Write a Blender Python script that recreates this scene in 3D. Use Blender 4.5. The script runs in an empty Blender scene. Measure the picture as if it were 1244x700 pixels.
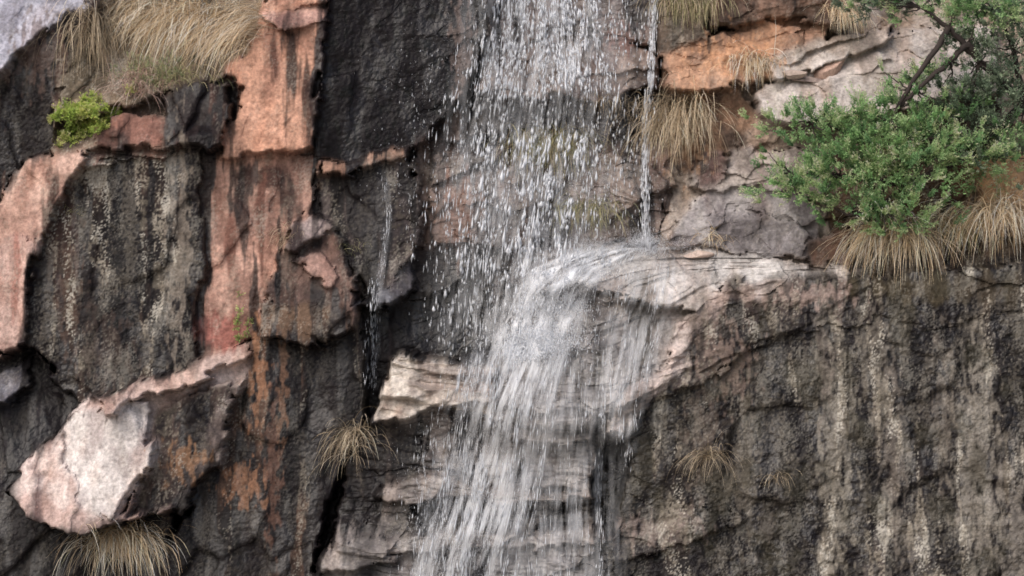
import bpy, bmesh, math, numpy as np
from mathutils import Vector
rng=np.random.default_rng(7)
S=bpy.context.scene
S.view_settings.view_transform='Standard'; S.view_settings.look='None'; S.view_settings.exposure=0

def lin(c,sat=1.):
    c=np.array(c,float); g=c.mean(); c=g+(c-g)*sat; c=np.clip(c,0,255)/255.
    return np.where(c<=0.04045,c/12.92,((c+0.055)/1.055)**2.4)
# ---------- noise ----------
_pt={}
def perlin(x,y,seed=0):
    if seed not in _pt:
        a=np.random.default_rng(seed+100).uniform(0,2*np.pi,65536); _pt[seed]=(np.cos(a).astype(np.float32),np.sin(a).astype(np.float32))
    TX,TY=_pt[seed]
    fx=np.floor(x);fy=np.floor(y); xi=fx.astype(np.int32)&255; yi=fy.astype(np.int32)&255; xf=(x-fx).astype(np.float32); yf=(y-fy).astype(np.float32)
    x1=(xi+1)&255; y1=((yi+1)&255)<<8; y0=yi<<8
    u=xf*xf*xf*(xf*(xf*6-15)+10); v=yf*yf*yf*(yf*(yf*6-15)+10)
    def g(i,fx,fy): return TX[i]*fx+TY[i]*fy
    a=g(y0|xi,xf,yf);b=g(y0|x1,xf-1,yf);c=g(y1|xi,xf,yf-1);d=g(y1|x1,xf-1,yf-1)
    return ((a*(1-u)+b*u)*(1-v)+(c*(1-u)+d*u)*v)*1.5
def fbm(x,y,oct=4,seed=0,gain=.5):
    s=0;a=1;t=0
    for i in range(oct):
        s=s+a*perlin(x*2**i+i*17.3,y*2**i+i*9.1,seed+i); t+=a; a*=gain
    return s/t*1.4
def voro(x,y,seed):
    r=np.random.default_rng(seed); T=r.random((5,65536)).astype(np.float32)
    xi=np.floor(x).astype(np.int32); yi=np.floor(y).astype(np.int32)
    f1=np.full(x.shape,9.);f2=np.full(x.shape,9.);bi=np.zeros(x.shape,np.int32);bx=np.zeros(x.shape);by=np.zeros(x.shape)
    for dx in(-1,0,1):
        for dy in(-1,0,1):
            ix=((xi+dx)&255)<<8|((yi+dy)&255)
            ox=x-(xi+dx+T[0][ix]); oy=y-(yi+dy+T[1][ix]); d=ox*ox+oy*oy
            m=d<f1
            f2=np.where(m,f1,np.minimum(f2,d)); f1=np.where(m,d,f1); bi=np.where(m,ix,bi); bx=np.where(m,ox,bx); by=np.where(m,oy,by)
    return (bx,by,T[2][bi],T[3][bi],T[4][bi]),np.sqrt(f2)-np.sqrt(f1)
def box(a,r,ax):
    if r<1: return a
    p=np.pad(a,[(r+1,r) if i==ax else (0,0) for i in range(a.ndim)],mode='edge')
    c=np.cumsum(p,axis=ax); n=a.shape[ax]
    sl=lambda s:tuple(slice(s,s+n) if i==ax else slice(None) for i in range(a.ndim))
    return (c[sl(2*r+1)]-c[sl(0)])/(2*r+1)
def blur(a,r):
    for _ in range(2): a=box(box(a,r,0),r,1)
    return a
def sstep(a,b,x):
    t=np.clip((x-a)/(b-a),0,1); return t*t*(3-2*t)

# ---------- cliff survey grid (100 units = 1 m) ----------
STEP=1.4; X0=-170; Y0=-110
gx=np.arange(X0,1414,STEP); gy=np.arange(Y0,810,STEP)
GX,GY=np.meshgrid(gx,gy)
w1x=fbm(GX/90,GY/90,3,1); w1y=fbm(GX/90,GY/90,3,5)
w2x=fbm(GX/16,GY/16,3,11); w2y=fbm(GX/16,GY/16,3,15)
va,_=voro(GX/26+.2*w2x,GY/24+.2*w2y,61); vb,_=voro(GX/9,GY/9,62)
WX=GX+3*w1x+1.0*w2x+10*(va[2]-.5)+4*(vb[2]-.5); WY=GY+3*w1y+1.0*w2y+9*(va[3]-.5)+4*(vb[3]-.5)
def inpoly(pts):
    p=np.array(pts,float)
    i0,i1=[int(np.clip((v-Y0)/STEP,0,len(gy))) for v in (p[:,1].min()-20,p[:,1].max()+21)]
    j0,j1=[int(np.clip((v-X0)/STEP,0,len(gx))) for v in (p[:,0].min()-20,p[:,0].max()+21)]
    X=WX[i0:i1,j0:j1];Y=WY[i0:i1,j0:j1]
    m=np.zeros(X.shape,bool); n=len(pts)
    for i in range(n):
        x1,y1=pts[i];x2,y2=pts[(i+1)%n]
        if y1==y2: continue
        m^=((y1>Y)!=(y2>Y))&(X<(x2-x1)*(Y-y1)/(y2-y1)+x1)
    M=np.zeros(GX.shape,bool); M[i0:i1,j0:j1]=m
    return M
H=np.zeros(GX.shape)
A=np.zeros(GX.shape+(3,));B=np.zeros(GX.shape+(3,))
ST=np.zeros(GX.shape);LI=np.zeros(GX.shape);RO=np.ones(GX.shape);BE=np.zeros(GX.shape)
SAT=.71
def R(pts,h,sx,sz,a,b,st=.2,li=.1,ro=1.,be=0.,keep=False):
    m=inpoly(pts)
    p=np.array(pts,float); p[:,0]=np.clip(p[:,0],-60,1300); p[:,1]=np.clip(p[:,1],-60,760)
    cx,cy=p.mean(0)
    if keep: H[m]+=h
    else: H[m]=h+sx*(GX[m]-cx)/100+sz*(cy-GY[m])/100
    A[m]=lin(a,SAT);B[m]=lin(b,SAT);ST[m]=st;LI[m]=li;RO[m]=ro;BE[m]=be
R([(-300,-200),(1600,-200),(1600,950),(-300,950)],0,0,0,(40,33,33),(60,45,42),.5)
R([(-300,-200),(150,-200),(130,60),(70,130),(60,200),(20,240),(-300,300)],.1,0,0,(78,58,52),(44,34,34),.65,.2,.6)
R([(-300,-200),(140,-200),(95,0),(60,22),(25,58),(0,82),(-300,300)],.35,-.1,-.5,(166,166,182),(130,128,142),.0,.1,.4)
R([(100,-200),(420,-200),(340,5),(310,60),(265,95),(200,110),(120,140),(60,180),(65,110),(110,40)],-.1,0,-.7,(130,112,90),(88,76,60),.1,.3)
R([(60,180),(65,150),(110,140),(200,110),(265,100),(250,180),(150,190),(70,192)],.2,0,-.8,(135,108,92),(80,68,58),.1,.3)
R([(108,152),(150,137),(200,138),(205,172),(120,187)],.35,0,-.3,(140,92,78),(96,66,58),.2,.1,1.2)
R([(192,115),(240,96),(275,105),(280,165),(255,180),(200,178)],.38,.2,-.3,(74,52,48),(40,32,33),.5,.1,1.)
R([(375,-200),(600,-200),(590,30),(572,70),(560,115),(505,172),(470,192),(384,192)],-.05,-.12,0,(26,23,27),(32,28,31),1.1,.0,.35)
R([(330,-200),(402,-200),(396,10),(388,60),(382,180),(350,187),(266,190),(284,130),(290,100),(262,90),(298,60),(312,15)],.22,.15,-.1,(198,140,112),(164,112,90),.22,.1,.6)
R([(312,12),(398,5),(392,22),(340,40),(322,24)],.28,0,-1,(195,145,128),(120,84,76),.1,.1,.8)
R([(236,190),(388,188),(380,230),(368,270),(338,340),(308,412),(262,436),(230,445),(238,300)],.1,.05,-.05,(178,132,114),(142,102,88),.34,.15,.5)
R([(72,188),(240,176),(243,300),(236,445),(100,492),(30,440),(35,300)],.28,-.05,-.05,(66,52,46),(38,32,32),.82,.5,.4)
R([(72,188),(240,176),(236,186),(105,200),(76,198)],.27,0,-1.2,(130,98,86),(84,64,58),.2,.3,.6)
R([(-300,255),(0,248),(15,215),(38,188),(100,184),(112,190),(78,232),(50,290),(-300,300)],.42,.3,-.1,(196,154,136),(162,120,104),.12,.15,.6)
R([(-300,300),(50,290),(40,330),(34,425),(0,432),(-300,440)],.38,.5,0,(190,152,140),(166,128,116),.12,.15,.5)
R([(-300,440),(0,432),(40,430),(100,490),(75,530),(15,590),(0,620),(-300,640)],.15,0,-.3,(46,43,48),(34,31,34),.75,.1,.6)
R([(-300,470),(0,448),(38,436),(34,466),(0,496),(-300,520)],.28,0,-.8,(128,128,140),(88,84,92),.2,.1,.8)
R([(-300,600),(15,592),(100,645),(220,600),(210,700),(200,950),(-300,950)],.45,0,-.1,(42,36,38),(58,48,48),.78,.2,.6)
R([(305,412),(345,300),(430,370),(452,440),(440,530),(405,600),(385,700),(370,950),(190,950),(205,700),(232,610),(290,480)],.42,0,-.08,(50,39,36),(84,62,51),.76,.2,.55)
R([(15,590),(75,530),(90,500),(130,478),(200,452),(306,418),(298,470),(272,530),(225,605),(150,632),(100,645),(40,622)],.82,-.08,-.40,(206,184,176),(180,148,138),.0,.1,1.4)
R([(82,520),(96,500),(185,490),(190,560),(150,628),(108,600),(92,560)],.94,.3,-.35,(198,188,184),(164,150,147),.0,.1,1.1)
R([(190,500),(240,474),(296,462),(270,530),(222,604),(160,622),(192,560)],.72,0.1,-.1,(74,60,56),(44,38,40),.4,.3,1.)
R([(130,478),(200,452),(306,418),(302,436),(215,472),(140,500)],.80,0,-1.1,(192,160,148),(156,122,110),.05,.1,.9)
R([(268,490),(292,484),(268,560),(232,606),(206,640),(222,600)],.76,0,0,(156,140,134),(96,82,78),.1,.1,.7)
R([(385,195),(470,190),(505,178),(530,200),(512,260),(500,330),(445,372),(420,300),(383,262)],.12,.1,-.1,(58,52,54),(82,72,70),.7,.2,.6)
R([(385,197),(430,191),(505,174),(498,186),(430,208),(386,216)],.25,0,-.7,(174,126,102),(124,94,78),.1,.1,.6)
R([(338,308),(358,272),(383,262),(420,290),(432,370),(430,400),(400,418),(315,410),(330,350)],.55,.1,-.2,(72,55,51),(106,80,71),.4,.1,1.2)
R([(340,305),(358,272),(383,262),(400,276),(362,312)],.6,0,-.8,(146,126,122),(106,86,82),.2,.1)
R([(360,320),(395,308),(415,330),(402,348)],.63,0,-.3,(182,138,124),(142,104,92),.05,.1,.8)
R([(315,366),(420,372),(427,400),(400,417),(316,410)],.66,0,-.1,(108,82,64),(66,51,46),.3,.2,.8)
R([(428,374),(470,352),(500,310),(516,298),(507,350),(470,382)],.2,-.4,-.5,(110,110,118),(74,70,76),.3,.1,.8)
R([(450,378),(475,378),(505,348),(515,260),(530,300),(600,330),(625,360),(610,430),(560,434),(480,432),(465,470),(450,515),(440,530)],-.2,0,0,(30,27,30),(46,39,40),.8,.0,.8)
R([(500,185),(560,112),(595,40),(805,40),(835,190),(805,300),(700,298),(650,308),(615,345),(560,330),(507,330),(515,250)],-.35,0,-.2,(134,110,99),(88,72,66),.35,.15,1.1,.3)
R([(590,-200),(805,-200),(805,44),(700,62),(597,55)],-.5,0,-.3,(128,110,104),(88,73,69),.35,.1,1.,.3)
R([(597,55),(700,48),(800,52),(800,100),(740,118),(600,112),(575,100)],-.25,0,-.4,(150,128,116),(116,93,83),.2,.1,1.1,.4)
R([(580,110),(740,118),(810,100),(815,150),(700,170),(560,165)],-.42,0,-.1,(90,75,68),(58,50,48),.45,.1,1.1,.3)  # strip under the ledge, its shade put into the colour
R([(525,188),(640,172),(780,186),(812,215),(805,290),(650,305),(520,330)],-.15,0,-.2,(130,108,98),(90,75,69),.35,.15,1.1,.4)
R([(560,235),(640,225),(700,240),(690,290),(600,300),(550,280)],-.05,0,-.2,(112,90,79),(76,63,58),.3,.15,1.1,.4)
R([(500,300),(560,290),(650,306),(615,345),(625,370),(560,420),(505,350)],-.2,0,0,(66,54,51),(40,34,35),.5,.05,1,.3)  # under-ledge patch, darkened in colour to read as shade
R([(797,-200),(1600,-200),(1600,345),(1050,332),(960,320),(860,306),(803,300),(825,190),(803,100)],-.4,0,-.35,(170,153,140),(146,122,102),.12,.2,1.,.1)
R([(870,-200),(1060,-200),(1040,22),(870,26)],-.3,0,-.1,(114,84,68),(76,59,51),.3,.1,1.)
R([(868,34),(940,12),(1012,20),(1004,58),(940,88),(886,108),(862,150),(832,112),(803,104),(803,62)],-.32,0,-.3,(188,136,102),(146,106,83),.15,.1,1.2)
R([(803,-200),(870,-200),(866,40),(803,62)],-.42,0,-.1,(126,108,92),(86,74,64),.3,.2,1.)
R([(820,110),(860,110),(905,98),(928,140),(900,180),(868,205),(830,210)],-.48,0,-.1,(130,98,76),(84,65,55),.3,.1,1.1)  # dark shadow at the block, painted as darker rock
R([(928,104),(960,84),(1100,30),(1230,20),(1230,110),(1080,132),(960,152),(925,140)],-.25,0,-.7,(186,174,168),(160,144,134),.1,.2,.7,.2)
R([(940,60),(1010,40),(1100,20),(1090,50),(1000,80),(945,90)],-.3,0,-.8,(178,166,158),(146,130,118),.05,.2,.8,.2)
R([(925,140),(960,150),(1080,130),(1060,180),(930,178),(900,182)],-.40,0,-.2,(146,124,108),(104,87,77),.15,.1,.9,.3)
R([(850,197),(905,178),(1030,180),(1020,240),(900,240),(842,225)],-.1,0,-.5,(168,155,149),(126,112,105),.1,.1,1.,.25)
R([(855,188),(890,184),(880,222),(850,226)],-.05,.3,-.1,(104,79,74),(68,55,53),.2,.1,1.,.0)
R([(828,262),(860,232),(960,226),(1002,250),(990,314),(930,316),(860,300),(816,296)],.02,0,-.3,(150,143,143),(114,105,107),.1,.1,.9,.25)
R([(868,262),(900,252),(960,262),(986,286),(980,314),(930,316),(872,302)],.1,.1,-.2,(138,131,133),(104,97,99),.1,.1,.8,.2)
R([(1010,180),(1230,120),(1230,300),(1010,300)],-.3,0,-.1,(110,82,62),(66,54,44),.2,.2)
R([(1195,185),(1600,170),(1600,330),(1180,305),(1200,235)],-.1,0,-.2,(204,152,106),(168,122,86),.1,.1,.8)
R([(985,290),(1040,275),(1056,300),(1032,326),(984,319)],.12,0,0,(112,82,68),(76,60,52),.1,.1)
R([(1035,280),(1260,270),(1600,280),(1600,345),(1040,338)],0,0,-.3,(96,76,60),(60,51,44),.3,.2)
R([(450,515),(520,495),(600,500),(722,525),(735,560),(725,640),(735,700),(740,950),(370,950),(385,700),(420,610),(440,560)],.5,0,-.1,(120,111,108),(74,69,69),.35,.1,1.1,.9)
R([(432,520),(520,508),(505,590),(430,640),(413,622)],.42,0,-.1,(58,51,50),(35,32,34),.55,.1,.9,.5)
# cascade steps (uneven)
R([(585,503),(725,527),(724,538),(660,536),(596,524)],.66,0,-.6,(158,150,146),(118,111,108),.1,.1,.8,.7)
R([(590,526),(724,540),(722,592),(660,586),(600,600),(582,560)],.60,0,-.15,(144,137,134),(96,90,88),.25,.1,1.,1.)
R([(455,590),(520,576),(590,584),(655,596),(722,590),(726,602),(640,610),(560,604),(480,608)],.68,0,-.5,(150,140,134),(112,102,98),.1,.1,.9,.8)
R([(500,608),(560,604),(640,612),(722,604),(730,614),(735,632),(640,644),(560,634),(520,644)],.40,0,0,(68,62,62),(46,42,44),.4,.1,.9,.6)  # step underside, shade painted into its colour
R([(400,668),(430,650),(500,646),(560,636),(640,646),(735,634),(738,652),(640,664),(540,662),(395,690)],.76,0,-.5,(146,138,134),(106,99,97),.15,.1,.9,.8)
R([(386,692),(540,660),(640,664),(738,652),(740,950),(370,950)],.70,0,-.2,(132,127,128),(86,82,84),.3,.1,1.,1.)
R([(645,310),(700,296),(860,304),(965,320),(1050,331),(1050,346),(940,346),(880,342),(850,374),(790,397),(636,352)],.35,0,-.9,(182,176,173),(152,142,137),.08,.1,.8,.8)
R([(636,348),(700,346),(800,372),(850,374),(814,440),(762,462),(742,490),(722,527),(600,507),(598,440),(610,412)],.5,0,-.35,(148,142,140),(102,96,94),.22,.1,1.2,1.)
R([(478,432),(560,434),(607,447),(602,500),(520,495),(450,516),(465,468)],.72,0,-.15,(200,187,174),(152,134,123),.1,.1,.5,1.4)
R([(722,530),(745,490),(765,462),(812,440),(815,395),(855,372),(880,342),(950,338),(1050,345),(1150,322),(1600,320),(1600,950),(740,950),(735,700),(725,640)],.58,0,-.06,(66,57,53),(38,34,35),.86,.6,.75)
R([(880,344),(1052,336),(1062,392),(960,402),(910,424),(850,468),(790,480),(742,520),(745,488),(765,462),(812,440),(815,395),(855,374)],.64,0,-.15,(108,93,87),(60,51,49),.55,.35,.9,.4)
R([(742,492),(764,462),(812,440),(815,395),(870,352),(960,338),(940,356),(885,368),(838,408),(836,446),(790,476),(768,520),(738,530)],.68,0,-.2,(174,157,150),(120,104,97),.15,.1,1.2,1.1)
R([(722,530),(762,532),(756,600),(738,650),(722,622)],.15,0,0,(26,24,26),(36,31,33),.6,.0)
R([(740,640),(800,620),(880,606),(900,625),(850,650),(740,680)],.10,0,0,(114,99,92),(70,61,59),.3,.4,.9,.4,True)
R([(905,700),(960,650),(1244,620),(1600,600),(1600,950),(900,950)],.03,0,0,(68,61,58),(86,80,77),.7,.7,.7,0,True)
R([(1062,385),(1244,335),(1600,320),(1600,420),(1240,380),(1120,400)],.03,0,0,(74,64,54),(46,42,39),.66,.4,.7,0,True)

H=.5*H+.5*blur(H,1)
def bl3(a,r): return np.stack([blur(a[...,k],r) for k in range(3)],-1)
A=bl3(A,2);B=bl3(B,2);ST=blur(ST,8);LI=blur(LI,4);RO=blur(RO,4);BE=blur(BE,4)
H+= -.10*(350-GY)/100
vl=sstep(520,420,GX); vr=sstep(740,820,GX)*sstep(330,370,GY); oth=np.clip(1-vl-vr,0,1)
fw=4*fbm(GX/30,GY/30,2,31); fv=4*fbm(GX/30,GY/30,2,35)
tone=0
for wgt,shx,shy,cx,cy,sd,br,ks in ((vl,.22,.06,66,125,3,1.2,.45),(vr,.3,.25,105,80,9,1.2,.5),(oth,0.05,.12,90,46,6,.5,.9)):
    for sc,am,ti in ((1,.11,.36),(.45,.05,.17),(.2,.014,.05)):
        pm=1 if sc==1 else sstep(-.1,.3,fbm(GX/80,GY/80,3,43+sd+int(sc*100)))
        o,e=voro((GX+shx*GY+fw*(.4+sc))/(cx*sc),(GY+shy*GX+fv*(.4+sc))/(cy*sc),sd+int(sc*100))
        f=(o[2]-.5)*am*ks+(o[0]*(o[3]-.5)+o[1]*(o[4]-.5))*ti
        f=(1-.7*br)*f+.7*br*blur(f,2 if br>1 else 1)
        H+=RO*wgt*pm*f*.85
        tone=tone+wgt*pm*(o[4]-.5)*(.22 if sc>.3 else .12)
tl=sstep(690,780,GX)*sstep(300,340,GY)*sstep(600,480,GY)
LAY=(GY-.10*GX+tl*.55*(GX-720)+12*fbm(GX/110,GY/60,3,51))
def lay(p,seed):
    r=np.random.default_rng(seed); T=r.random(4096); q=LAY/p+300; i=np.floor(q).astype(int)&4095; f=q-np.floor(q)
    k=sstep(.7,1,f)
    return T[i]*(1-k)+T[(i+1)&4095]*k,T[(i*7+3)&4095]
l1,t1=lay(19,1); l2,t2=lay(6.5,2)
bm_=.3+.7*sstep(-.2,.3,fbm(GX/60,GY/25,3,58))
H+=BE*bm_*((l1-.5)*.16+(l2-.5)*.05)
tone+=BE*bm_*((t1-.5)*.35+(t2-.5)*.5)
H+=.022*fbm(GX/34,GY/34,4,61)+.006*fbm(GX/5,GY/5,3,65)+vr*.02*fbm(GX/11,GY/11,3,67)
# ---- rock colour, with shade painted in under ledges ----
n=fbm(GX/40,GY/60,5,71); mixf=sstep(-.25,.3,n+tone*.6)
C=A*(1-mixf[...,None])+B*mixf[...,None]
stk=np.clip(ST*2.2,.25,1)
C*=np.clip(1+tone*.9+.30*fbm(GX/8,GY/9,4,75)+.36*stk*fbm(GX/9,GY/90,3,73),.3,2)[...,None]
ru=sstep(.05,.45,fbm(GX/50,GY/80,4,77))[...,None]
C=C*(1-.2*ru)+C*np.array([1.25,.95,.78])*.2*ru
# seep stains (vertical)
sn=fbm(GX/15+.3*w1x,GY/330,4,81)*.65+fbm(GX/42+.3*w1x,GY/400,2,181)*.85+fbm(GX/60,GY/90,4,85)*.35+.16*fbm(GX/7,GY/20,3,87)
sm=sstep(.12,-.06,sn+.55-ST*1.12)*np.clip(ST*3-.15,0,1)
dark=lin((25,22,24))
C=C*(1-.95*sm[...,None])+dark*np.clip(1+.5*fbm(GX/7,GY/20,3,88),.4,2)[...,None]*(.95*sm[...,None])
WET=sm.copy()
def lich(amt,col,seed,sc=3.2,th=.42):
    global C
    ln=fbm(GX/sc,GY/(sc*1.25),3,seed)*.9+fbm(GX/24,GY/60,4,seed+4)*1.2
    lm=sstep(th,th+.3,ln+LI*.5)*np.clip(LI*2.2,0,1)*amt*(1-.75*sm)
    C=C*(1-lm[...,None])+lin(col)*lm[...,None]
def paint(cx,cy,rx,ry,col,s=.8,ns=.6,wet=None,fx=14,fy=40,seed=0):
    global C,WET
    i0,i1=[int(np.clip((v-Y0)/STEP,0,len(gy))) for v in (cy-ry*1.9-10,cy+ry*1.9+10)]
    j0,j1=[int(np.clip((v-X0)/STEP,0,len(gx))) for v in (cx-rx*1.9-10,cx+rx*1.9+10)]
    sl=(slice(i0,i1),slice(j0,j1)); gxx=GX[sl];gyy=GY[sl]
    d=np.sqrt(((gxx+6*w1x[sl]-cx)/rx)**2+((gyy-cy)/ry)**2)
    m=sstep(1.15,.55,d+ns*fbm(gxx/fx,gyy/fy,4,200+seed+int(cx)%40))*s
    C[sl]=C[sl]*(1-m[...,None])+lin(col,.8)*np.clip(1+.35*fbm(gxx/6,gyy/9,3,300),.3,2)[...,None]*m[...,None]
    if wet is not None: WET[sl]=WET[sl]*(1-m)+wet*m
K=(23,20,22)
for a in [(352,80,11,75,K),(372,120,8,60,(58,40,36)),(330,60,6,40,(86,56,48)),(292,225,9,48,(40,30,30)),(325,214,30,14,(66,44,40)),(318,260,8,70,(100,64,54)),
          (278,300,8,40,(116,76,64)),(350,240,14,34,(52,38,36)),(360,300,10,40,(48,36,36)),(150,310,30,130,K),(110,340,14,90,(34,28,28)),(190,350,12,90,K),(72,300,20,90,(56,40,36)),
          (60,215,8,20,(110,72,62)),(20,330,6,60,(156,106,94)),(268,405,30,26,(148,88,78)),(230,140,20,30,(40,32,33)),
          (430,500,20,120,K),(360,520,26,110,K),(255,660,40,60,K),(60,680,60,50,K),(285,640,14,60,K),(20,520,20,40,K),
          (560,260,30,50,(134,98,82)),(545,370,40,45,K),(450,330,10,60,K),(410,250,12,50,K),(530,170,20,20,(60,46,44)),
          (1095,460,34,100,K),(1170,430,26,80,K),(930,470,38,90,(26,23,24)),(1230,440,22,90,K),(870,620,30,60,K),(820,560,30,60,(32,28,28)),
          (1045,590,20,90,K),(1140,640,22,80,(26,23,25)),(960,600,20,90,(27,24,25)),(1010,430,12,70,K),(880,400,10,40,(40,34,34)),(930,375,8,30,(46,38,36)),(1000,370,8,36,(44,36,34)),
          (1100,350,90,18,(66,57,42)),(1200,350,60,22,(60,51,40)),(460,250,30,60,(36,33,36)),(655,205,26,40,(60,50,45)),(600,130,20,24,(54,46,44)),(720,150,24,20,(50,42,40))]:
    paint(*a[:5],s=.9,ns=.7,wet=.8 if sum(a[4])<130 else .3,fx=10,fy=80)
for a in [(315,450,10,55,(156,108,78)),(300,588,22,24,(148,102,74)),(335,560,8,80,(100,70,58)),(228,560,24,22,(142,102,72)),(345,470,6,60,(120,86,66)),
          (215,300,14,120,(126,114,102)),(85,350,14,60,(88,68,58)),(130,430,30,50,(66,53,48)),(40,60,30,40,(96,76,68)),
          (1010,540,22,150,(128,120,108)),(1180,560,26,140,(124,116,106)),(1060,430,16,70,(110,102,92)),(880,440,30,40,(124,104,94)),(1000,430,12,70,(102,92,84)),(1225,640,24,80,(120,112,104)),(800,640,50,16,(128,112,105)),
          (1140,500,12,90,(100,91,82)),(850,520,18,70,(92,80,72)),(900,560,14,90,(98,90,80)),(980,360,50,12,(154,130,120)),(1080,560,14,100,(112,103,95)),
          (900,60,40,26,(202,146,106)),(840,160,26,40,(148,112,84)),(1225,235,30,40,(210,162,112)),(690,205,60,30,(120,103,88)),(755,38,26,16,(150,100,86)),(560,60,14,60,(118,100,94)),(760,230,24,30,(144,123,110))]:
    paint(*a[:5],s=.62,ns=1.5,wet=.25,fx=7,fy=20)
lich(.7,(148,140,128),91); lich(.6,(192,187,176),191,2.2,.52); lich(.5,(112,105,94),291,8,.46)
mo=sstep(.05,.45,fbm(GX/40,GY/70,4,97))*.35*(GX>720)*(GY>330)
C=C*(1-mo[...,None])+lin((58,55,42))*mo[...,None]
wz=sstep(1.2,.5,np.abs(GX-(690-.12*GY))/150)*sstep(-100,0,GY)
WET=np.clip(WET*.85,0,1)
C*=(1-.22*wz)[...,None]*.96
C=np.clip(C,.007,.62)

def build(name,V,F,mat=None,cols=None,extra=None,smooth=False,parent=None):
    V=np.asarray(V,np.float32);F=np.asarray(F,np.int32); k=F.shape[1]
    me=bpy.data.meshes.new(name)
    me.vertices.add(len(V)); me.vertices.foreach_set('co',V.ravel())
    me.loops.add(F.size); me.loops.foreach_set('vertex_index',F.ravel())
    me.polygons.add(len(F)); me.polygons.foreach_set('loop_start',np.arange(0,F.size,k,dtype=np.int32)); 
    me.polygons.foreach_set('loop_total',np.full(len(F),k,np.int32))
    me.update(calc_edges=True)
    me.polygons.foreach_set('use_smooth',np.full(len(F),smooth))
    if cols is not None:
        a=me.attributes.new('Col','FLOAT_COLOR','POINT')
        a.data.foreach_set('color',np.concatenate([cols,np.ones((len(cols),1))],1).astype(np.float32).ravel())
    for kx,v in (extra or {}).items():
        a=me.attributes.new(kx,'FLOAT','POINT'); a.data.foreach_set('value',np.asarray(v,np.float32).ravel())
    if mat: me.materials.append(mat)
    ob=bpy.data.objects.new(name,me); S.collection.objects.link(ob)
    if parent: ob.parent=parent
    return ob
# ---------- materials ----------
def newmat(n):
    m=bpy.data.materials.new(n); m.use_nodes=True; nt=m.node_tree
    return m,nt,nt.nodes['Principled BSDF'],nt.nodes['Material Output']
def rock_mat():
    m,nt,b,o=newmat('weathered_rock'); N=nt.nodes;L=nt.links
    at=N.new('ShaderNodeAttribute'); at.attribute_name='Col'
    wt=N.new('ShaderNodeAttribute'); wt.attribute_name='Wet'
    gl=N.new('ShaderNodeAttribute'); gl.attribute_name='Gloss'
    tc=N.new('ShaderNodeTexCoord')
    n1=N.new('ShaderNodeTexNoise'); n1.inputs['Scale'].default_value=24; n1.inputs['Detail'].default_value=5; n1.inputs['Roughness'].default_value=.7
    L.new(tc.outputs['Object'],n1.inputs['Vector'])
    r=N.new('ShaderNodeMapRange'); r.inputs[1].default_value=.3;r.inputs[2].default_value=.7;r.inputs[3].default_value=.62;r.inputs[4].default_value=1.38
    L.new(n1.outputs['Fac'],r.inputs[0])
    mx=N.new('ShaderNodeVectorMath'); mx.operation='SCALE'
    L.new(at.outputs['Color'],mx.inputs[0]); L.new(r.outputs[0],mx.inputs['Scale'])
    L.new(mx.outputs[0],b.inputs['Base Color'])
    mxx=N.new('ShaderNodeMath'); mxx.operation='MAXIMUM'; L.new(wt.outputs['Fac'],mxx.inputs[0]); L.new(gl.outputs['Fac'],mxx.inputs[1])
    rr=N.new('ShaderNodeMapRange'); rr.inputs[3].default_value=.9; rr.inputs[4].default_value=.26
    L.new(mxx.outputs[0],rr.inputs[0]); L.new(rr.outputs[0],b.inputs['Roughness'])
    rs=N.new('ShaderNodeMapRange'); rs.inputs[3].default_value=.12; rs.inputs[4].default_value=.5
    L.new(gl.outputs['Fac'],rs.inputs[0]); L.new(rs.outputs[0],b.inputs['Specular IOR Level'])
    bp=N.new('ShaderNodeBump'); bp.inputs['Strength'].default_value=.35; bp.inputs['Distance'].default_value=.02
    L.new(n1.outputs['Fac'],bp.inputs['Height']); L.new(bp.outputs[0],b.inputs['Normal'])
    return m
rockm=rock_mat()
ny,nx=H.shape
V=np.stack([(GX-622)/100,-H,(350-GY)/100],-1).reshape(-1,3)
ii=np.arange(ny*nx).reshape(ny,nx)
F=np.stack([ii[1:,:-1],ii[1:,1:],ii[:-1,1:],ii[:-1,:-1]],-1).reshape(-1,4)
gls=np.clip(wz+.6*sm*sstep(.0,.35,fbm(GX/25,GY/120,3,111)),0,1)
cliff=build('rock_cliff',V,F,rockm,C.reshape(-1,3),{'Wet':WET,'Gloss':gls},False)
def hs(px,py):
    i=np.clip(((np.asarray(py)-Y0)/STEP).astype(int),0,H.shape[0]-1); j=np.clip(((np.asarray(px)-X0)/STEP).astype(int),0,H.shape[1]-1)
    return H[i,j]
def Wp(px,py,h): return np.stack([(np.asarray(px)-622)/100,-np.asarray(h),(350-np.asarray(py))/100],-1)

def leaf_mat(n,rough=.6,trans=.35):
    m,nt,b,o=newmat(n); N=nt.nodes;L=nt.links
    at=N.new('ShaderNodeAttribute'); at.attribute_name='Col'
    L.new(at.outputs['Color'],b.inputs['Base Color']); b.inputs['Roughness'].default_value=rough
    t=N.new('ShaderNodeBsdfTranslucent'); L.new(at.outputs['Color'],t.inputs['Color'])
    mx=N.new('ShaderNodeMixShader'); mx.inputs[0].default_value=trans
    L.new(b.outputs[0],mx.inputs[1]);L.new(t.outputs[0],mx.inputs[2]);L.new(mx.outputs[0],o.inputs[0])
    return m
grassm=leaf_mat('dry_grass',.5,.45); leafm=leaf_mat('juniper_foliage',.6,.4)
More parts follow.
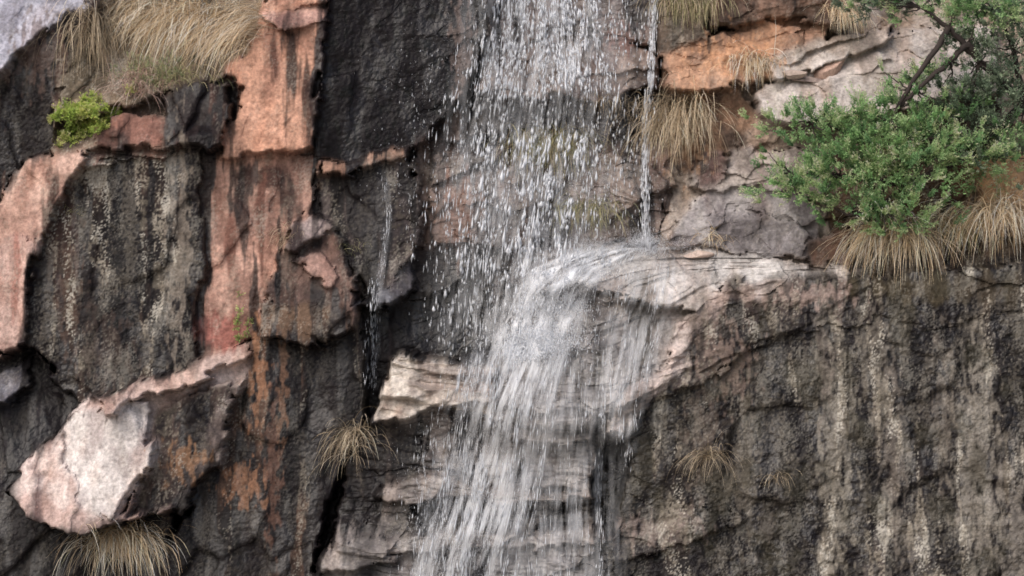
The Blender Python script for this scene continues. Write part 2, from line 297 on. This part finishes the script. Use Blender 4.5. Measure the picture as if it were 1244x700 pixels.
# ---------- grass ----------
STRAW=[(255,238,214),(246,222,188),(226,202,166),(255,250,236),(190,164,130)]
DULL=[(206,188,160),(174,154,126),(230,212,184),(134,120,98)]
OLIVE=[(180,174,128),(142,142,96),(208,200,158),(114,116,80)]
def tuft(name,px,py,n,L,dirx=0.,spread=1.,up=.9,droop=1.,pal=STRAW,bw=9,bh=6,wd=.009,hoff=.0):
    nseg=7
    bx=px+rng.normal(0,bw,n); by=py+rng.normal(0,bh,n)
    base=Wp(bx,by,hs(bx,by)-.01+hoff)
    ln=L*rng.uniform(.4,1.15,n)
    v=np.stack([dirx+spread*rng.normal(0,.5,n),-np.abs(rng.normal(.45,.3,n)),up*rng.uniform(.4,1.1,n)],-1)
    v/=np.linalg.norm(v,axis=1)[:,None]
    P=[base]; d=v.copy(); st=(ln/nseg)[:,None]
    dr=droop*rng.uniform(.5,1.5,n)
    for k in range(nseg):
        P.append(P[-1]+d*st); d=d+np.stack([rng.normal(0,.07,n),0*dr,-dr*.42],-1); d/=np.linalg.norm(d,axis=1)[:,None]
    P=np.stack(P,1)
    side=np.stack([rng.normal(0,1,n),rng.normal(0,.35,n),rng.normal(0,.25,n)],-1); side/=np.linalg.norm(side,axis=1)[:,None]
    w=wd*rng.uniform(.6,1.3,n)[:,None]*np.array([1,1,.95,.85,.7,.55,.35,.1])[None]
    Lp=P-side[:,None]*w[...,None]/2; Rp=P+side[:,None]*w[...,None]/2
    V=np.stack([Lp,Rp],2).reshape(-1,3)
    m=nseg+1; b0=(np.arange(n)*m*2)[:,None]+np.arange(nseg)[None]*2
    F=np.stack([b0,b0+1,b0+3,b0+2],-1).reshape(-1,4)
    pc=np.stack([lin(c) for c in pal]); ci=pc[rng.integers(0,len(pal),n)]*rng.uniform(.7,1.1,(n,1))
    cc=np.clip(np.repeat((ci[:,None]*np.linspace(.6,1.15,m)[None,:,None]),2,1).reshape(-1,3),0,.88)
    return build(name,V,F,grassm,cc)
G='grass_tuft'
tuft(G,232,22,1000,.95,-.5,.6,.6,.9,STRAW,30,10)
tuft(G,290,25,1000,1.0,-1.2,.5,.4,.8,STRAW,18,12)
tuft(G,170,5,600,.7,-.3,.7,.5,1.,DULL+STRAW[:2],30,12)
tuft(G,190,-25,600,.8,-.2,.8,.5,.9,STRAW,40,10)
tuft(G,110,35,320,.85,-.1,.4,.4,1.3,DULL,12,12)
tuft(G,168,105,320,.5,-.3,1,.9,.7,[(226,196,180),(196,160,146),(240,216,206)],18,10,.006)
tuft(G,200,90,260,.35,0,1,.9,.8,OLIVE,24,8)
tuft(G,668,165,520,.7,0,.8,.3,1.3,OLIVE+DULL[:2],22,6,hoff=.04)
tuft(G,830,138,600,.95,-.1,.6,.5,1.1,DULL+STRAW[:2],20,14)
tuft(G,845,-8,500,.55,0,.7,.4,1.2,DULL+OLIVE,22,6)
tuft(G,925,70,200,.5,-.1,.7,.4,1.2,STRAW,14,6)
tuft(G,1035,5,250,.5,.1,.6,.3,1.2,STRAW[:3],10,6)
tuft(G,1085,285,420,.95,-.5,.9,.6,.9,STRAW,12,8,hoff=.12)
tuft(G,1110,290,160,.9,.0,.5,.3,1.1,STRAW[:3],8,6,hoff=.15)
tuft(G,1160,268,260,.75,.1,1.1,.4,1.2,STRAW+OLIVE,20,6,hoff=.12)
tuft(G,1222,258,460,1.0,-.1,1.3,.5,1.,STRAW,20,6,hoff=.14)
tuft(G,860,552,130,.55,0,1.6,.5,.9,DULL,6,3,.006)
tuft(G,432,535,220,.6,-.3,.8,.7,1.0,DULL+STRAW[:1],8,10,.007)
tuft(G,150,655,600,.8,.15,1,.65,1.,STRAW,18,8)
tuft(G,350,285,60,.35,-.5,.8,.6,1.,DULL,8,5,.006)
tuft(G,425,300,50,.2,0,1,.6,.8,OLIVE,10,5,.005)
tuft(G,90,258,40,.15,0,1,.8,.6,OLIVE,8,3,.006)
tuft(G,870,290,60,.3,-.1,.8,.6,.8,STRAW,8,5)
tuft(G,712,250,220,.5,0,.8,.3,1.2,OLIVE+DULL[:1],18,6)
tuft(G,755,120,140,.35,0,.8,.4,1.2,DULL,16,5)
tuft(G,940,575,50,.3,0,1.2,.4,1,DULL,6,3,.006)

# ---------- leaf plants ----------
def foliage(centers,rad,nt,nl,pal,leaf=.022,lw=.009,upb=.5,axis=None,spr=.45):
    n=len(centers)
    c=np.repeat(centers,nt,0); r=np.repeat(rad,nt)*rng.uniform(.6,1.1,n*nt)
    if axis is None:
        d=rng.normal(0,1,(n*nt,3)); d[:,2]+=upb; d[:,1]-=.25
    else: d=np.repeat(axis,nt,0)+rng.normal(0,spr,(n*nt,3))
    d/=np.linalg.norm(d,axis=1)[:,None]
    t=rng.uniform(.1,1,(n*nt,nl)); bend=np.zeros((n*nt,1,3)); bend[...,2]=.25
    p=c[:,None]+(d[:,None]+bend*t[...,None])*(r[:,None]*t)[...,None]+rng.normal(0,.005,(n*nt,nl,3))
    ld=d[:,None]+rng.normal(0,.5,(n*nt,nl,3)); ld/=np.linalg.norm(ld,axis=2)[...,None]
    sd=np.cross(ld,rng.normal(0,1,ld.shape)); sd/=np.linalg.norm(sd,axis=2)[...,None]
    s=rng.uniform(.6,1.3,(n*nt,nl,1))
    v=np.stack([p,p+ld*leaf*.5*s+sd*lw*.5*s,p+ld*leaf*s,p+ld*leaf*.5*s-sd*lw*.5*s],2).reshape(-1,3)
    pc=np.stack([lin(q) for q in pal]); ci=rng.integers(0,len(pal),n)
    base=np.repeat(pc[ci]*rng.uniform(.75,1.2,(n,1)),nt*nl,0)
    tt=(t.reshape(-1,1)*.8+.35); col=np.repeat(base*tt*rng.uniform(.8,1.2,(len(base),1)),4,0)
    f=np.arange(len(v)).reshape(-1,4)
    return v,f,col
def merge(parts):
    V=[];F=[];C=[];o=0
    for v,f,c in parts: V.append(v);F.append(f+o);C.append(c);o+=len(v)
    return np.concatenate(V),np.concatenate(F),np.concatenate(C)
JG=[(180,214,150),(152,192,128),(202,232,164),(118,158,106)]
JD=[(128,146,120),(104,124,100),(152,168,140)]
lobes=[(1060,190,96,46,210,JG,.35),(1040,232,70,32,90,JG,.4),(962,222,38,24,50,JG,.25),(950,150,30,14,14,JG,.2),(1000,148,44,20,44,JG,.3),(1120,165,70,55,120,JG,.25),(1085,262,46,16,46,JG,.3),
       (1185,180,50,46,70,JG+JD,.1),(1190,120,56,45,100,JD,.0),(1220,60,44,64,110,JD,.1),(1085,4,60,12,55,JD+JG[:1],.1),(1190,8,64,22,100,JG,.2),(1165,45,26,20,16,JD,.0),(1232,180,26,50,40,JD+JG,.0),(1126,98,24,12,14,JG,.2),(1070,135,40,14,24,JG,.3)]
parts=[]; cent_all=[]
for (cx,cy,rx,ry,n,pal,hb) in lobes:
    q=rng.normal(0,.52,(n,3)); x=cx+q[:,0]*rx; y=cy+q[:,1]*ry; h=.15+hb+q[:,2]*.32
    c=Wp(x,y,h); cent_all.append(c)
    ax=np.stack([q[:,0]*1.2+rng.normal(0,.4,n)-.25,-q[:,2]*.8-.3,-q[:,1]*.8+.6+rng.normal(0,.3,n)],-1)
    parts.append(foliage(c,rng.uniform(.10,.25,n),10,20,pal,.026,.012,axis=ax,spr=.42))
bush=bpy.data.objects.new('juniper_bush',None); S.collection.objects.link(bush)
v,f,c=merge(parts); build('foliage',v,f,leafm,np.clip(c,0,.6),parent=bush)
def tubes(paths,sides=7):
    V=[];F=[];o=0
    for P,r0,r1 in paths:
        P=np.array(P,float);n=len(P)
        t=np.linspace(0,n-1,(n-1)*5+1); Q=np.stack([np.interp(t,range(n),P[:,k]) for k in range(3)],1)
        for _ in range(2): Q[1:-1]=(Q[:-2]+2*Q[1:-1]+Q[2:])/4
        Q[1:-1]+=rng.normal(0,.008,Q[1:-1].shape)
        m=len(Q); T=np.gradient(Q,axis=0); T/=np.linalg.norm(T,axis=1)[:,None]+1e-9
        u=np.cross(T,[0.3,1,0.1]); u/=np.linalg.norm(u,axis=1)[:,None]+1e-9; w=np.cross(T,u)
        a=np.linspace(0,2*np.pi,sides,endpoint=False); rr=np.linspace(r0,r1,m)
        ring=Q[:,None]+(u[:,None]*np.cos(a)[None,:,None]+w[:,None]*np.sin(a)[None,:,None])*rr[:,None,None]
        V.append(ring.reshape(-1,3)); i=np.arange(m-1)[:,None]*sides; j=np.arange(sides)[None]; k=(j+1)%sides
        F.append(np.stack([i+j,i+k,i+sides+k,i+sides+j],-1).reshape(-1,4)+o); o+=m*sides
    return np.concatenate(V),np.concatenate(F)
m,nt,b,o_=newmat('juniper_bark'); nz=nt.nodes.new('ShaderNodeTexNoise'); nz.inputs['Scale'].default_value=30
cr_=nt.nodes.new('ShaderNodeValToRGB'); cr_.color_ramp.elements[0].color=(*lin((30,24,23)),1); cr_.color_ramp.elements[1].color=(*lin((62,52,48)),1)
nt.links.new(nz.outputs['Fac'],cr_.inputs[0]); nt.links.new(cr_.outputs[0],b.inputs['Base Color']); b.inputs['Roughness'].default_value=.9; barkm=m
W1=lambda x,y,h: tuple(Wp(x,y,h))
paths=[([W1(1330,150,-.5),W1(1250,125,-.1),W1(1190,75,.3),W1(1150,35,.45),W1(1118,10,.45)],.07,.02),
       ([W1(1190,75,.3),W1(1175,52,.4),W1(1152,75,.5),W1(1110,112,.55),W1(1090,130,.5)],.05,.02),
       ([W1(1150,35,.45),W1(1128,70,.55),W1(1100,110,.55),W1(1080,150,.5)],.042,.02),
       ([W1(1250,125,-.1),W1(1180,190,.1),W1(1100,225,.3),W1(1020,215,.4),W1(960,210,.4)],.06,.015),
       ([W1(1180,190,.1),W1(1120,170,.3),W1(1050,165,.4),W1(985,150,.35)],.04,.012),
       ([W1(1250,125,-.1),W1(1235,60,.1),W1(1210,10,.2)],.045,.015),
       ([W1(1100,225,.3),W1(1070,250,.4),W1(1030,262,.45)],.03,.01),([W1(1118,10,.3),W1(1080,-5,.3),W1(1050,5,.3)],.02,.008)]
ca=np.concatenate(cent_all); anch=np.concatenate([np.array(p[0]) for p in paths[:7]])
for q in ca[::5]:
    a=anch[np.argmin(((anch-q)**2).sum(1))]
    paths.append(([a,(a+q)/2+rng.normal(0,.03,3),q],.012,.004))
v,f=tubes(paths); build('branches',v,f,barkm,smooth=True,parent=bush)
n=100; q=rng.normal(0,.42,(n,2)); x=98+q[:,0]*40;y=143+q[:,1]*28-.25*q[:,0]*36; c=Wp(x,y,hs(x,y)+rng.uniform(.0,.14,n))
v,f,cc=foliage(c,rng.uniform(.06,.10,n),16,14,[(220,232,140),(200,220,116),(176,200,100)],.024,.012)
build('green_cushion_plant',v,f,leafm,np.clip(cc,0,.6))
n=34; x=178+rng.normal(0,18,n); y=80+rng.normal(0,12,n); v,f,cc=foliage(Wp(x,y,hs(x,y)+.05),rng.uniform(.07,.12,n),12,10,[(160,174,130),(180,188,146)],.024,.01)
build('small_shrub',v,f,leafm,cc)
n=12; x=292+rng.normal(0,7,n); y=390+rng.normal(0,12,n); v,f,cc=foliage(Wp(x,y,hs(x,y)+.03),rng.uniform(.04,.07,n),8,7,[(180,200,124),(150,180,104)],.022,.012)
build('small_green_plant',v,f,leafm,cc)

# ---------- loose stones ----------
def stone(px,py,a,b_,c_,rot,col,h=None):
    bm=bmesh.new(); bmesh.ops.create_icosphere(bm,subdivisions=4,radius=1)
    me=bpy.data.meshes.new('loose_stone'); 
    pl=[(Vector(rng.normal(0,1,3)).normalized(),rng.uniform(.45,.75)) for _ in range(12)]
    for v in bm.verts:
        for nrm,d in pl:
            k=v.co.dot(nrm)
            if k>d: v.co-=nrm*(k-d)
        v.co=Vector((v.co.x*a,v.co.y*b_,v.co.z*c_))*1.2
    bm.to_mesh(me); bm.free()
    at=me.attributes.new('Col','FLOAT_COLOR','POINT'); cc=np.tile(np.append(lin(col,.8),1),(len(me.vertices),1)); at.data.foreach_set('color',cc.astype(np.float32).ravel())
    me.materials.append(rockm)
    ob=bpy.data.objects.new('loose_stone',me); S.collection.objects.link(ob)
    hh=float(hs(px,py)) if h is None else h
    ob.location=Wp(px,py,hh+b_*.4); ob.rotation_euler=(0,-rot,0)
stone(1020,76,.24,.16,.12,.6,(180,146,130)); stone(968,86,.16,.12,.06,.1,(170,150,138)); stone(985,92,.22,.12,.05,-.15,(150,130,122))
stone(848,309,.18,.12,.055,0,(180,158,145))

# ---------- water ----------
m,nt,b,o_=newmat('white_water'); b.inputs['Base Color'].default_value=(.9,.92,.96,1); b.inputs['Roughness'].default_value=.2
tr=nt.nodes.new('ShaderNodeBsdfTranslucent'); tr.inputs[0].default_value=(.9,.92,.96,1); mx=nt.nodes.new('ShaderNodeMixShader'); mx.inputs[0].default_value=.3
nt.links.new(b.outputs[0],mx.inputs[1]);nt.links.new(tr.outputs[0],mx.inputs[2]);nt.links.new(mx.outputs[0],o_.inputs[0]); waterm=m
def drops(px,py,L,w,tx,off):
    n=len(px); h=hs(px,py)
    hb=np.maximum(hs(px,py-L*50),hs(px,py+L*50)); h=np.maximum(h,hb)+off
    c=Wp(px,py,h); d=np.stack([tx,np.zeros(n),-np.ones(n)],-1); d/=np.linalg.norm(d,axis=1)[:,None]
    Vv=[c-d*(L*.5)[:,None]]
    for a in range(3):
        an=a*2*np.pi/3+.3; Vv.append(c+d*(L*.12)[:,None]+np.stack([np.cos(an)*w/2,np.sin(an)*w/2,0*w],-1))
    Vv.append(c+d*(L*.5)[:,None])
    V=np.stack(Vv,1).reshape(-1,3); t=[]
    for a in range(3): t+= [[0,1+a,1+(a+1)%3],[4,1+(a+1)%3,1+a]]
    F=(np.arange(n)[:,None,None]*5+np.array(t)[None]).reshape(-1,3)
    return V,F
def strand(path,n,Lm,wm,off=(.03,.25),clump=0.,seed=0,thr=-.1,tf=.4):
    P=np.array(path,float)
    seg=np.sqrt((np.diff(P[:,:2],axis=0)**2).sum(1)); s=np.concatenate([[0],np.cumsum(seg)])
    t=rng.uniform(0,s[-1],n)
    cx=np.interp(t,s,P[:,0]);cy=np.interp(t,s,P[:,1]);w=np.interp(t,s,P[:,2])
    u=rng.normal(0,.5,n)
    th=rng.uniform(-1.2,1.2,12); ti=rng.integers(0,12,n); m=rng.random(n)<tf
    u=np.where(m,th[ti]+rng.normal(0,.035,n)+.12*np.sin(t/60+ti),u)
    x=cx+u*w; y=cy+rng.normal(0,3,n)
    keep=(fbm(x/14,y/40,3,400+seed)>thr-.4*(1-clump))
    x,y,t=x[keep],y[keep],t[keep]; n=len(x)
    dx=np.interp(t,s[:-1]+seg/2,np.diff(P[:,0])/seg) if len(seg)>1 else np.full(n,(P[1,0]-P[0,0])/seg[0])
    L=Lm*rng.lognormal(0,.5,n); ww=wm*rng.lognormal(0,.45,n)
    return drops(x,y,L,ww,dx*.6+rng.normal(0,.05,n),rng.uniform(*off,n))
wf=bpy.data.objects.new('waterfall',None); S.collection.objects.link(wf)
def mk(name,lst):
    V=[];F=[];o=0
    for v,f in lst: V.append(v);F.append(f+o);o+=len(v)
    build(name,np.concatenate(V),np.concatenate(F),waterm,parent=wf,smooth=True)
def mist(cx,cy,rx,ry,n,s=.004,off=(.02,.35),el=1.6):
    x=cx+rng.normal(0,.5,n)*rx; y=cy+rng.normal(0,.5,n)*ry
    return drops(x,y,s*el*rng.lognormal(0,.4,n),s*rng.lognormal(0,.3,n),rng.normal(0,.1,n),rng.uniform(*off,n))
mk('falling_drops',[
 strand([(645,-120,52),(645,40,66),(626,180,84),(606,300,80),(594,430,66)],2000,.08,.015,(.05,.45),1,1),
 strand([(695,-120,38),(705,60,54),(690,180,64),(660,300,54),(640,380,36)],1400,.08,.017,(.05,.45),1,2),
 strand([(625,-120,30),(622,50,38),(596,130,50)],1500,.08,.019,(.05,.3),1,3,-.2),
 strand([(670,-120,34),(690,50,46),(698,110,48)],1500,.08,.021,(.05,.3),1,4,-.2),
 strand([(590,40,34),(568,200,44),(556,420,50)],700,.07,.011,(.1,.4),1,5),
 strand([(755,0,60),(740,150,64),(725,290,64)],700,.06,.011,(.1,.4),1,6),
 strand([(520,60,70),(490,250,60)],180,.03,.006,(.1,.4),0,7),
 strand([(658,160,66),(622,340,58)],800,.11,.030,(.15,.5),1,8,.0),
])
mk('side_thread',[
 strand([(799,-120,4),(797,30,4),(791,110,4),(784,220,4),(785,298,5)],800,.10,.012,(.06,.2),0,11),
 strand([(799,-120,9),(790,110,12),(785,298,14)],260,.05,.007,(.06,.3),0,12)])
mk('cascade',[
 strand([(760,300,50),(700,320,44),(668,352,38),(650,395,42),(638,430,46)],1500,.06,.009,(.01,.1),1,21),
 strand([(640,400,50),(618,480,50),(598,580,50),(572,660,50),(550,800,50)],3000,.12,.0085,(.02,.22),1,22,.0,.55),
 strand([(590,430,46),(566,520,46),(552,620,46),(535,800,50)],1500,.11,.008,(.05,.3),1,23,.0,.5),
 strand([(690,420,50),(690,520,50),(680,700,60),(678,800,60)],700,.12,.006,(.02,.2),1,24,.0,.5),
 strand([(520,500,20),(510,600,24),(500,760,24)],240,.08,.006,(.05,.3),1,25),
 strand([(800,320,10),(790,400,12),(765,470,14),(755,570,8)],320,.09,.007,(.02,.1),1,26),
 strand([(760,330,30),(740,400,30),(728,480,20)],220,.10,.006,(.02,.1),1,28),
 strand([(732,480,4),(729,600,3),(729,800,4)],200,.10,.007,(.05,.15),0,27),
 mist(655,412,50,20,2000,.012,(.02,.2),2.),mist(640,425,30,12,1200,.014,(.02,.2),2.),mist(675,372,44,16,1000,.010,(.02,.15),2.),mist(700,330,50,12,800,.009,(.01,.1),2.),
])
mk('trickle',[strand([(466,215,3),(471,260,4),(458,360,4),(449,470,6)],120,.07,.006,(.03,.12),0,31),
 strand([(452,340,6),(449,480,8)],110,.08,.007,(.03,.12),0,33),
 strand([(500,230,5),(498,320,6)],30,.05,.006,(.03,.12),0,32)])
mk('spray',[mist(750,299,90,12,7000),mist(785,294,24,12,3000,.005),mist(660,400,60,40,8000),mist(665,350,60,34,4000),mist(590,560,60,170,8000),mist(550,640,60,100,6000),
 mist(640,150,140,220,6000),mist(740,220,90,110,3000),mist(690,320,120,40,4000)])
m,nt,b,o_=newmat('water_film'); N=nt.nodes;Lk=nt.links
b.inputs['Base Color'].default_value=(.9,.92,.96,1); b.inputs['Roughness'].default_value=.2
ua=N.new('ShaderNodeAttribute');ua.attribute_name='U';va=N.new('ShaderNodeAttribute');va.attribute_name='Vv';fa=N.new('ShaderNodeAttribute');fa.attribute_name='Fade'
cb=N.new('ShaderNodeCombineXYZ');Lk.new(ua.outputs['Fac'],cb.inputs[0]);Lk.new(va.outputs['Fac'],cb.inputs[1])
nz=N.new('ShaderNodeTexNoise');nz.inputs['Scale'].default_value=1;nz.inputs['Detail'].default_value=5;nz.inputs['Roughness'].default_value=.65;Lk.new(cb.outputs[0],nz.inputs['Vector'])
mr=N.new('ShaderNodeMapRange');mr.inputs[1].default_value=.40;mr.inputs[2].default_value=.76;Lk.new(nz.outputs['Fac'],mr.inputs[0])
mu=N.new('ShaderNodeMath');mu.operation='MULTIPLY';mu.use_clamp=True;Lk.new(mr.outputs[0],mu.inputs[0]);Lk.new(fa.outputs['Fac'],mu.inputs[1])
Lk.new(mu.outputs[0],b.inputs['Alpha']); filmm=m
def film(name,path,off,alpha,nu=40,nv=160,seed=0,us=.13,vs=.012,sm_=1):
    P=np.array(path,float);seg=np.sqrt((np.diff(P[:,:2],axis=0)**2).sum(1)); s=np.concatenate([[0],np.cumsum(seg)])
    t=np.linspace(0,s[-1],nv); u=np.linspace(-1,1,nu); T,U=np.meshgrid(t,u,indexing='ij')
    x=np.interp(T,s,P[:,0])+U*np.interp(T,s,P[:,2])*1.2; y=np.interp(T,s,P[:,1])
    Hb=hs(x,y); Hp=Hb.copy()
    rr_=3+2*(sm_-1)
    for a in range(-rr_,rr_+1):
        for c_ in (-1,0,1):
            Q=np.pad(Hb,((rr_,rr_),(1,1)),mode='edge')[rr_+a:rr_+a+nv,1+c_:1+c_+nu]; Hp=np.maximum(Hp,Q)
    V=Wp(x,y,blur(Hp,sm_)+off).reshape(-1,3); i=np.arange(nv*nu).reshape(nv,nu)
    F=np.stack([i[1:,:-1],i[1:,1:],i[:-1,1:],i[:-1,:-1]],-1).reshape(-1,4)
    fade=(1-np.abs(U)**2)*np.clip(T/40,0,1)*np.clip((s[-1]-T)/40,0,1)*alpha
    wd=np.interp(T,s,P[:,2])
    build(name,V,F,filmm,None,{'U':U*wd*us+seed*10,'Vv':T*vs+seed*5,'Fade':fade},True,wf)
film('film_upper',[(655,-120,84),(660,60,96),(640,200,100),(612,430,84)],.06,.42,seed=1,sm_=4)
film('film_ledge',[(800,299,60),(740,304,60),(690,326,50),(664,356,44),(650,395,52),(632,460,56)],.03,1.55,seed=2,us=.09,vs=.02,sm_=2)
film('film_lower',[(645,400,62),(612,500,62),(590,600,62),(560,690,62),(545,800,62)],.05,.85,seed=3,sm_=4)
film('film_veil',[(695,410,70),(685,560,70),(675,800,70)],.03,.4,seed=4,sm_=2)
film('film_ledge_right',[(790,300,50),(785,350,50),(770,400,40),(760,470,26),(752,560,14)],.02,.5,nu=16,seed=6)
film('film_trickle',[(466,205,5),(471,260,5),(458,360,6),(449,480,8)],.03,.2,nu=8,seed=5)

# ---------- ground ----------
m,nt,b,o_=newmat('ground_soil'); nz=nt.nodes.new('ShaderNodeTexNoise'); nz.inputs['Scale'].default_value=.6; nz.inputs['Detail'].default_value=8
cr_=nt.nodes.new('ShaderNodeValToRGB'); cr_.color_ramp.elements[0].color=(.14,.13,.10,1); cr_.color_ramp.elements[1].color=(.34,.30,.26,1)
nt.links.new(nz.outputs['Fac'],cr_.inputs[0]); nt.links.new(cr_.outputs[0],b.inputs['Base Color'])
g=[(-400,-400,-4.55),(400,-400,-4.55),(400,30,-4.55),(-400,30,-4.55)]
build('ground',g,[[0,1,2,3]],m)  # unseen sheet, added and brightened to bounce light onto the cliff

# ---------- light / camera ----------
w=bpy.data.worlds.new('World'); S.world=w; w.use_nodes=True; nt=w.node_tree
sk=nt.nodes.new('ShaderNodeTexSky'); sk.sky_type='NISHITA'; sk.sun_disc=False
EL=math.radians(44); AZ=math.radians(214)
sk.sun_elevation=EL; sk.sun_rotation=AZ; sk.dust_density=5; sk.air_density=1.0
nt.links.new(sk.outputs[0],nt.nodes['Background'].inputs[0]); nt.nodes['Background'].inputs[1].default_value=.15
sun=bpy.data.lights.new('sun','SUN'); sun.energy=2.0; sun.angle=math.radians(60); sun.color=(1,.98,.97)
so=bpy.data.objects.new('sun',sun); S.collection.objects.link(so)
d=Vector((math.sin(AZ)*math.cos(EL),math.cos(AZ)*math.cos(EL),math.sin(EL))); so.rotation_euler=d.to_track_quat('Z','Y').to_euler()
cam=bpy.data.cameras.new('camera'); co=bpy.data.objects.new('camera',cam); S.collection.objects.link(co); S.camera=co
co.location=(0,-45,0); co.rotation_euler=(math.pi/2,0,0); cam.sensor_width=36; cam.lens=36*44.7/12.44; cam.clip_end=2000
cam.dof.use_dof=True; cam.dof.focus_distance=40; cam.dof.aperture_fstop=1.5
